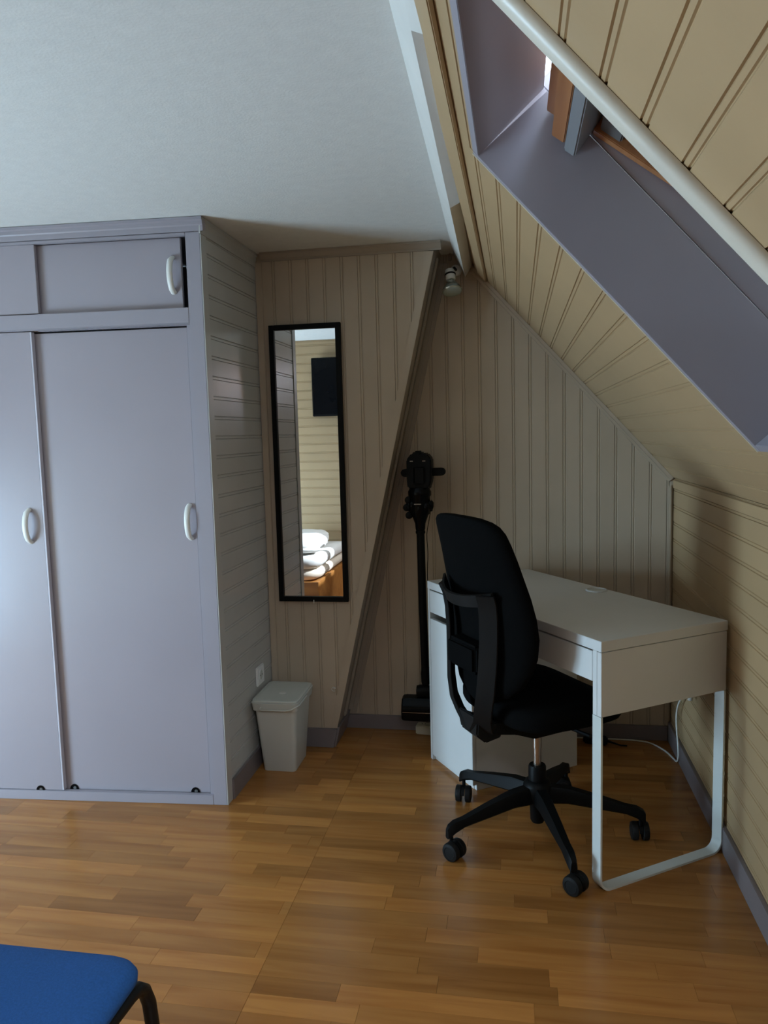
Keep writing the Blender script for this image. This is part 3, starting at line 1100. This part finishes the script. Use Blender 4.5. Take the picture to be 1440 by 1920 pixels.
# ------------------------------------------------------------------ stick vacuum
def build_vacuum():
    Y = 3.165
    X = -0.399
    w = thing('stick_vacuum', 'black cordless stick vacuum cleaner hung on the alcove wall', 'vacuum cleaner', (X, Y, 0.117))
    w.scale = (0.9784, 0.9784, 0.9784)
    Z = lambda z: z - 0.09
    # motor housing, octagonal with bevelled shoulders
    b = MB()
    poly = [(-0.050, 1.115), (-0.053, 1.15), (-0.053, 1.235), (-0.033, 1.262), (-0.020, 1.262), (-0.020, 1.272), (0.006, 1.272), (0.008, 1.262),
            (0.034, 1.262), (0.053, 1.238), (0.053, 1.145), (0.046, 1.125), (0.042, 1.115)]
    b.prism(poly, lambda p, q, t: (p, t, Z(q)), -0.052, 0.04)
    b.bevel(0.006, 2)
    body = b.build('motor_housing', 'black_plastic', w, 40)
    for x in (-0.031, 0.022):
        rbox('trim_mark', 'chrome', body, x - 0.0065, x + 0.0065, -0.054, -0.0525, Z(1.2285), Z(1.2312), 0)
    b = MB().box(-0.022, 0.026, -0.062, -0.0505, Z(1.13), Z(1.205))
    b.bevel(0.006, 2)
    b.build('grip_cover', 'black_plastic', body, 40)
    # wall dock arms
    b = MB()
    pts = []
    for k in range(9):
        a = math.pi / 2 + math.pi * k / 8
        pts.append((-0.068 + 0.017 * math.cos(a), 1.178 + 0.017 * math.sin(a)))
    for k in range(9):
        a = -math.pi / 2 + math.pi * k / 8
        pts.append((0.092 + 0.017 * math.cos(a), 1.181 + 0.017 * math.sin(a)))
    b.prism(pts, lambda p, q, t: (p, t, Z(q)), -0.012, 0.018)
    b.bevel(0.004, 2)
    b.build('dock_arm', 'black_plastic', w, 40)
    rbox('dock_plate', 'black_plastic', w, -0.03, 0.03, 0.0395, (YB - Y) / 0.9784 - 0.0005, Z(1.10), Z(1.25), 0.004)
    # dust cup and cyclone cluster
    b = MB().lathe([(0.042, 0.0), (0.045, 0.012), (0.045, 0.075), (0.050, 0.082), (0.050, 0.098), (0.040, 0.118)], (-0.004, -0.008, Z(1.0)), n=24)
    b.build('dust_cup', 'gloss_black', w, 40)
    b = MB()
    for k in range(7):
        a = math.radians(150 + k * 40)
        cx, cy = -0.004 + 0.046 * math.cos(a), -0.008 + 0.030 * math.sin(a)
        b.lathe([(0.006, 0.0), (0.013, 0.004), (0.0155, 0.014), (0.0155, 0.030), (0.010, 0.038)], (cx, cy, Z(1.008 + 0.006 * (k % 3))), n=12)
    b.build('cyclone_ring', 'gloss_black', w, 40)
    b = MB()
    for x, z in ((-0.052, 1.062), (-0.060, 1.030), (-0.050, 0.996)):
        b.lathe([(0.010, -0.016), (0.016, -0.012), (0.016, 0.012), (0.010, 0.016)], (x, -0.01, Z(z)), (0, 1, 0), n=14)
    b.build('side_knob', 'black_plastic', w, 40)
    rbox('trim_mark', 'chrome', w, -0.022, 0.007, -0.0585, -0.0565, Z(1.0455), Z(1.0485), 0)
    # cone to tube
    b = MB().lathe([(0.017, 0.0), (0.021, 0.01), (0.023, 0.035), (0.034, 0.065), (0.040, 0.078)], (-0.004, -0.008, Z(0.925)), n=20)
    b.build('cone', 'gloss_black', w, 40)
    b = MB().lathe([(0.019, 0), (0.021, 0.002), (0.021, 0.012), (0.019, 0.014)], (-0.004, -0.008, Z(0.915)), n=20)
    b.build('tube_collar', 'black_plastic', w, 40)
    b = MB().tube([(-0.004, -0.008, Z(0.926)), (-0.001, -0.008, Z(0.60)), (0.004, -0.008, Z(0.30))], 0.0175, 16)
    b.build('tube', 'black_plastic', w, 40)
    # thin charging cord beside the tube
    pth = []
    for k in range(30):
        t = k / 29
        pth.append((0.045 - 0.022 * min(1, t * 4) + 0.002 * math.sin(t * 21), 0.004, Z(1.06 - 0.62 * t)))
    MB().tube(pth, 0.0018, 6).build('cord', 'black_plastic', w, 60)
    b = MB().lathe([(0.017, 0), (0.020, 0.01), (0.022, 0.05), (0.019, 0.075)], (0.006, -0.008, Z(0.245)), n=20)
    b.build('lower_collar', 'black_plastic', w, 40)
    b = MB().lathe([(0.012, -0.032), (0.024, -0.03), (0.027, -0.015), (0.027, 0.015), (0.024, 0.03), (0.012, 0.032)], (-0.004, -0.012, Z(0.215)), (1, 0, 0), n=20)
    b.build('swivel_joint', 'black_plastic', w, 40)
    b = MB()
    rings = []
    for x, k in ((-0.100, 0.86), (-0.094, 0.97), (-0.080, 1.0), (0.12, 1.0), (0.134, 0.97), (0.14, 0.86)):
        cy, cz = -0.015, 0.140
        prf = [(-0.055, 0.092), (0.045, 0.092), (0.050, 0.12), (0.045, 0.165), (0.01, 0.190), (-0.03, 0.186), (-0.052, 0.160), (-0.060, 0.132)]
        rings.append([(x, cy + (p - cy) * k, Z(cz + (q - cz) * k)) for p, q in prf])
    b.rings(rings)
    nz = b.build('floor_head', 'gloss_black', w, 30)
    rbox('seam_line', 'chrome', nz, -0.094, 0.06, -0.0612, -0.0600, Z(0.1305), Z(0.1325), 0)
    return w


build_vacuum()


# ------------------------------------------------------------------ waste bin
def build_bin():
    w = thing('waste_bin', 'sage-grey rectangular waste bin with lid beside the wardrobe', 'bin', (-0.955, 2.905, 0))
    def rr(hx, hy, r, z, n=5, cy=0.0):
        pts = []
        for cx, cyy, a0 in ((hx - r, hy - r, 0), (-hx + r, hy - r, 90), (-hx + r, -hy + r, 180), (hx - r, -hy + r, 270)):
            for k in range(n + 1):
                a = math.radians(a0 + 90 * k / n)
                pts.append((cx + r * math.cos(a), cy + cyy + r * math.sin(a), z))
        return pts
    b = MB()
    b.rings([rr(0.066, 0.082, 0.014, 0.0), rr(0.068, 0.084, 0.018, 0.004), rr(0.0865, 0.112, 0.020, 0.268), rr(0.0865, 0.112, 0.020, 0.269)])
    b.build('bucket', 'bin', w, 40)
    b = MB()
    b.rings([rr(0.0875, 0.113, 0.021, 0.262), rr(0.094, 0.121, 0.023, 0.264), rr(0.098, 0.127, 0.025, 0.296), rr(0.092, 0.121, 0.024, 0.2985),
             rr(0.088, 0.117, 0.022, 0.290)], True, True)
    b.build('rim', 'bin', w, 40)
    lid = MB()
    lid.rings([rr(0.090, 0.119, 0.023, 0.2975), rr(0.0945, 0.1235, 0.024, 0.300), rr(0.0945, 0.1235, 0.024, 0.304), rr(0.090, 0.119, 0.022, 0.3065),
               rr(0.082, 0.108, 0.020, 0.3045), rr(0.078, 0.104, 0.02, 0.3045)])
    l = lid.build('lid', 'bin_lid', w, 40)
    MB().lathe([(0.014, 0.3046), (0.014, 0.3058), (0.012, 0.3064)], (0.005, -0.02, 0), n=20).build('push_button', 'white_plastic', l, 40)
    # folded handle loop along the front rim
    pth = [(-0.050, -0.1265, 0.282), (-0.056, -0.129, 0.276), (-0.050, -0.1305, 0.271), (0.05, -0.1305, 0.271), (0.075, -0.130, 0.276), (0.086, -0.125, 0.283),
           (0.099, -0.105, 0.286), (0.1005, 0.0, 0.288)]
    MB().tube(pth, 0.0032, 8).build('handle', 'bin', w, 60)
    return w


build_bin()


# ------------------------------------------------------------------ small fittings
def build_socket():
    w = thing('wall_socket', 'white square wall socket on the wardrobe side above the bin', 'socket', (XWD, 2.918, 0.368))
    rbox('plate', 'socket', w, 0.0004, 0.010, -0.04, 0.04, -0.04, 0.04, 0.003)
    b = MB().lathe([(0.030, 0.0102), (0.030, 0.013), (0.021, 0.013), (0.020, 0.004)], (0, 0, 0), (1, 0, 0), n=24, cap0=False)
    b.build('outlet', 'socket', w, 40)
    MB().lathe([(0.0195, 0.0101), (0.0195, 0.0106)], (0, 0, 0), (1, 0, 0), n=20).build('recess', 'bin', w, 40)
    for dy in (-0.0095, 0.0095):
        MB().lathe([(0.0028, 0.0106), (0.0028, 0.0112)], (0, dy, 0), (1, 0, 0), n=10).build('pin_hole_shade', 'black_plastic', w, 40)  # black disc stands in for the shade inside the hole


build_socket()


def build_power_strip():
    w = thing('power_strip', 'ivory multi-socket power strip on the floor beneath the vacuum', 'power strip', (-0.31, 3.268, 0), math.radians(-6))
    rbox('body', 'strip', w, -0.145, 0.145, -0.025, 0.025, 0, 0.040, 0.004)
    for k in range(4):
        x = -0.112 + 0.07 * k
        MB().lathe([(0.019, 0.0402), (0.019, 0.0415), (0.0165, 0.0415)], (x, 0, 0), n=20).build('outlet', 'strip', w, 40)
        for dx in (-0.007, 0.007):
            MB().lathe([(0.0028, 0.0416), (0.0028, 0.0422)], (x + dx, 0, 0), n=8).build('pin_hole_shade', 'black_plastic', w, 40)  # raised black disc in place of a hole's dark depth


build_power_strip()


def build_hook():
    w = thing('cup_hook', 'tiny white screw hook low on the mirror wall beside the bin', 'hook', (-0.782, YM, 0.261))
    pth = [(0, -0.0005, 0), (0, -0.008, 0)] + [(0.009 * math.cos(a), -0.010, 0.009 * math.sin(a)) for a in
                                           [math.radians(20 + 290 * k / 12) for k in range(13)]]
    MB().tube(pth, 0.0016, 8).build('hook_ring', 'white_plastic', w, 60)
    MB().lathe([(0.004, 0.0005), (0.004, 0.003), (0.002, 0.004)], (0, 0, 0), (0, -1, 0), n=12).build('rosette', 'white_plastic', w, 60)


build_hook()


def build_spotlight():
    w = thing('wall_spotlight', 'unlit white spotlight with bare reflector bulb in the alcove top', 'spotlight', (-0.246, 3.285, 2.03))
    MB().lathe([(0.024, 0.0), (0.024, 0.012), (0.02, 0.016)], (0, 0.0295, 0.0), (0, -1, 0), n=20).build('base_plate', 'white_plastic', w, 40)
    MB().tube([(0, 0.012, 0), (-0.004, -0.03, 0.0), (-0.010, -0.062, -0.014), (-0.014, -0.078, -0.022)], 0.005, 8).build('arm', 'black_plastic', w, 40)
    ax = Vector((0.13, -0.34, -0.93)).normalized()
    o = Vector((-0.020, -0.073, -0.018))
    MB().lathe([(0.008, -0.004), (0.018, 0.0), (0.0205, 0.006), (0.0205, 0.042), (0.018, 0.046)], tuple(o), tuple(ax), n=20).build('lamp_holder', 'white_plastic', w, 40)
    ob = o + ax * 0.044
    bulb = MB().lathe([(0.012, 0.0), (0.015, 0.008), (0.022, 0.018), (0.034, 0.034), (0.040, 0.045), (0.0412, 0.052), (0.038, 0.056)],
                      tuple(ob), tuple(ax), n=28, cap1=False).build('bulb', 'metal_ring', w, 40)
    MB().lathe([(0.038, 0.0562), (0.030, 0.0595), (0.015, 0.0615), (0.002, 0.062)], tuple(ob), tuple(ax), n=28).build('bulb_face', 'bulb', bulb, 60)
    # bracket ring
    MB().lathe([(0.0215, 0.018), (0.0235, 0.020), (0.0235, 0.024), (0.0215, 0.026)], tuple(o), tuple(ax), n=20, cap0=False, cap1=False).build('swivel_ring', 'black_plastic', w, 40)


build_spotlight()


def build_cable():
    w = thing('white_cable', 'white cable along the floor and up behind the desk leg', 'cable', (0.40, 3.285, 0))
    bx = Vector(w.location)
    P = [(0.10, 3.293, 0.0035), (0.271, 3.290, 0.0035), (0.408, 3.290, 0.0035), (0.50, 3.285, 0.0035), (0.555, 3.262, 0.0035), (0.600, 3.19, 0.0035),
         (0.619, 3.12, 0.0035), (0.6235, 3.07, 0.012), (0.6235, 3.045, 0.05), (0.6235, 3.06, 0.10), (0.6235, 3.085, 0.15), (0.6235, 3.090, 0.20), (0.6235, 3.06, 0.25),
         (0.6235, 3.00, 0.30), (0.625, 2.95, 0.35), (0.6225, 2.93, 0.50), (0.6225, 2.90, 0.60)]
    # Catmull-Rom smoothing
    pts = []
    V = [Vector(p) for p in P]
    for i in range(len(V) - 1):
        p0, p1, p2, p3 = V[max(0, i - 1)], V[i], V[i + 1], V[min(len(V) - 1, i + 2)]
        for k in range(5):
            t = k / 5
            pts.append(0.5 * ((2 * p1) + (-p0 + p2) * t + (2 * p0 - 5 * p1 + 4 * p2 - p3) * t * t + (-p0 + 3 * p1 - 3 * p2 + p3) * t ** 3))
    pts.append(V[-1])
    MB().tube([tuple(p - bx) for p in pts], 0.0033, 8).build('cord', 'white_plastic', w, 70)
    b = MB().tube([(0.222, -0.435, 0.345), (0.224, -0.440, 0.385), (0.228, -0.44, 0.40)], [0.009, 0.011, 0.006], 10)
    b.build('plug', 'white_plastic', w, 50)


build_cable()


def build_adapter():
    w = thing('power_adapter', 'black power adapter with loose lead on the floor under the desk', 'adapter', (0.33, 3.245, 0), math.radians(-12))
    b = MB().box(-0.055, 0.045, -0.022, 0.022, 0.0, 0.032)
    b.bevel(0.007, 3)
    b.build('case', 'black_plastic', w, 40)
    MB().tube([(0.044, 0, 0.016), (0.07, -0.004, 0.012), (0.10, -0.004, 0.006), (0.125, 0.004, 0.004)], [0.006, 0.004, 0.003, 0.003], 8).build('lead', 'black_plastic', w, 60)


build_adapter()


# ------------------------------------------------------------------ blue chair in the foreground
def build_blue_chair():
    w = thing('visitor_chair', 'blue upholstered chair seat on a black tubular frame', 'chair', (-0.875, 0.93, 0))
    # local: x right, y forward (towards the wardrobe)
    hw, y0, y1 = 0.232, -0.23, 0.222
    def outline(k, n=10):
        pts = []
        r = 0.055
        for cx, cy, a0 in ((hw - r, y1 - r, 0), (-hw + r, y1 - r, 90), (-hw + r, y0 + r, 180), (hw - r, y0 + r, 270)):
            for j in range(n + 1):
                a = math.radians(a0 + 90 * j / n)
                pts.append(((cx + r * math.cos(a)) * (1 - k / hw), (cy + r * math.sin(a)) * (1 - k / 0.225)))
        return pts
    b = MB()
    rings = []
    for z, k in ((0.418, 0.02), (0.420, 0.008), (0.428, 0.001), (0.440, 0.0), (0.450, 0.005), (0.457, 0.014), (0.460, 0.028), (0.462, 0.08), (0.462, 0.16)):
        rings.append([(x, y, z - 0.010 * max(0, (y - 0.12) / 0.1) ** 2) for x, y in outline(k)])
    b.rings(rings)
    b.build('seat', 'blue', w, 60)
    R = 0.0125
    for sx in (-1, 1):
        x = sx * (hw - 0.012)
        # side rail bent into front leg
        pth = [(x * 0.97, -0.22, 0.405), (x * 0.98, 0.10, 0.405), (x, 0.17, 0.405), (x, 0.198, 0.399), (x + sx * 0.002, 0.216, 0.382), (x + sx * 0.005, 0.224, 0.355), (x + sx * 0.012, 0.236, 0.20),
               (x + sx * 0.018, 0.25, 0.0)]
        MB().tube(pth, R, 12).build('front_leg', 'black_steel', w, 60)
        pth = [(x * 0.97, -0.19, 0.402), (x * 0.98, -0.225, 0.36), (x * 0.99, -0.26, 0.0)]
        MB().tube(pth, R, 12).build('rear_leg', 'black_steel', w, 60)
        pth = [(x * 0.9, -0.20, 0.405), (x * 0.9, -0.235, 0.45), (x * 0.88, -0.262, 0.60), (x * 0.86, -0.29, 0.78)]
        MB().tube(pth, 0.0105, 12).build('back_tube', 'black_steel', w, 60)
    MB().tube([(-hw + 0.012, 0.16, 0.404), (hw - 0.012, 0.16, 0.404)], 0.009, 10).build('cross_tube', 'black_steel', w, 60)
    b = MB()
    rings = []
    for z, k in ((0.60, 0.85), (0.615, 0.95), (0.65, 1.0), (0.78, 1.0), (0.815, 0.95), (0.83, 0.85)):
        oy = -0.272 - (z - 0.6) * 0.13
        rings.append([(-0.21 * k, oy + 0.015, z), (0, oy - 0.01, z), (0.21 * k, oy + 0.015, z), (0.21 * k, oy + 0.045, z), (0, oy + 0.022, z), (-0.21 * k, oy + 0.045, z)])
    b.rings(rings)
    b.build('backrest', 'blue', w, 60)


build_blue_chair()


# ------------------------------------------------------------------ bed and television (seen in the mirror)
def build_bed():
    w = thing('bed', 'orange-brown wooden box bed reflected in the mirror', 'bed', (-1.35, 1.17, 0))
    rbox('foot_board', 'bedwood', w, -0.92, 0.0, -0.022, 0.0, 0.0, 0.345, 0.002)
    rbox('side_board', 'bedwood', w, -0.022, 0.0, -0.905, -0.0225, 0.0, 0.345, 0.002)
    rbox('side_board', 'bedwood', w, -0.92, -0.898, -0.905, -0.0225, 0.0, 0.345, 0.002)
    rbox('slat_base', 'bedwood', w, -0.897, -0.023, -0.905, -0.023, 0.30, 0.335, 0)
    m = bpy.data.materials

    def mattress(name, label, z0, z1, inset, mat, wob, seed):
        rng = random.Random(seed)
        t = thing(name, label, 'mattress', (-1.35, 1.17, z0 + 0.0005))
        nx, ny = 18, 18
        b = MB()
        x0, x1, y0, y1 = -0.90 + 0, -0.004 - inset, -0.90, -0.006 - inset
        H = z1 - z0 - 0.001
        r = min(0.03, H * 0.45)
        rings = []
        for z, k in ((0.0, r), (r * 0.4, r * 0.3), (r, 0.0), (H - r, 0.0), (H - r * 0.4, r * 0.3), (H, r)):
            ring = []
            pts = []
            n = 14
            for i in range(n):
                pts.append((x0 + k + (x1 - x0 - 2 * k) * i / n, y1 - k))
            for i in range(n):
                pts.append((x1 - k, y1 - k + (y0 - y1 + 2 * k) * i / n))
            for i in range(n):
                pts.append((x1 - k + (x0 - x1 + 2 * k) * i / n, y0 + k))
            for i in range(n):
                pts.append((x0 + k, y0 + k + (y1 - y0 - 2 * k) * i / n))
            for (x, y) in pts:
                # rounded foot corner
                dx = max(0, x - (x1 - 0.16))
                dy = max(0, y - (y1 - 0.16))
                if dx > 0 and dy > 0:
                    d = math.hypot(dx, dy)
                    if d > 0.16 - k:
                        f = (0.16 - k) / d
                        x = x1 - 0.16 + dx * f
                        y = y1 - 0.16 + dy * f
                ring.append((x, y, z + (wob * math.sin(x * 7 + seed) * math.sin(y * 5) if z > 0.01 else 0)))
            rings.append(ring)
        b.rings(rings)
        b.build('cover', mat, t, 60)
        pp = MB()
        hh = H * 0.5
        pp.tube([(x0 + 0.03, y1 + 0.001, hh), (x1 - 0.16, y1 + 0.001, hh)], 0.004, 6)
        pp.build('piping', 'tick', t, 60)

    mattress('under_mattress', 'thin cream under-mattress on the wooden bed in the mirror', 0.345, 0.42, 0.006, 'tick', 0.002, 1)
    mattress('top_mattress', 'white quilted top mattress with rounded corner on the bed', 0.424, 0.51, 0.0, 'sheet', 0.004, 5)
    # folded duvet
    t = thing('folded_duvet', 'crumpled white folded duvet lying on the mattress', 'duvet', (-1.60, 0.74, 0.5135))
    b = MB()
    rings = []
    n = 20
    rng = random.Random(3)
    for i in range(n + 1):
        y = -0.42 + 0.76 * i / n
        ring = []
        e = math.sin(math.pi * min(1, max(0.02, i / n))) ** 0.35
        for k in range(24):
            a = 2 * math.pi * k / 24
            rx = 0.205 * e * (1 + 0.05 * math.sin(5 * y * 9 + a * 3))
            rz = 0.052 * e * (1 + 0.13 * math.sin(11 * y + 2 * a) + 0.06 * math.sin(37 * y + 5 * a))
            cz = 0.052
            z = cz + math.copysign(abs(math.sin(a)) ** 0.7, math.sin(a)) * rz
            x = math.copysign(abs(math.cos(a)) ** 0.7, math.cos(a)) * rx + 0.02 * math.sin(8 * y)
            ring.append((x, y, max(0.0, z + 0.05 * max(0, -y) * (1 if z > 0.05 else 0))))
        rings.append(ring)
    b.rings(rings)
    b.build('duvet_roll', 'sheet', t, 80)
    b = MB()
    rings = []
    for i in range(13):
        y = 0.0 + 0.20 * i / 12
        e = math.sin(math.pi * min(0.98, max(0.03, i / 12))) ** 0.5
        rings.append([(0.10 + 0.115 * e * math.cos(a) * (1 + 0.1 * math.sin(y * 70 + a * 4)), y + 0.13,
                       max(0.0, 0.03 + (0.032 * e * math.sin(a)) * (1 + 0.25 * math.sin(y * 50 + a * 3)))) for a in
                      [2 * math.pi * k / 18 for k in range(18)]])
    b.rings(rings)
    b.build('duvet_fold', 'sheet', t, 80)
    # television
    t = thing('television', 'black flat television on the board wall reflected in the mirror', 'television', (-1.215, YREAR, 1.50))
    rbox('housing', 'black_plastic', t, -0.365, 0.355, 0.03, 0.062, 0.0, 0.455, 0.004)
    rbox('screen', 'gloss_black', t, -0.355, 0.345, 0.0625, 0.0635, 0.014, 0.445, 0)
    rbox('wall_bracket', 'black_plastic', t, -0.10, 0.10, 0.0005, 0.0295, 0.12, 0.33, 0.002)


build_bed()

bpy.context.view_layer.update()
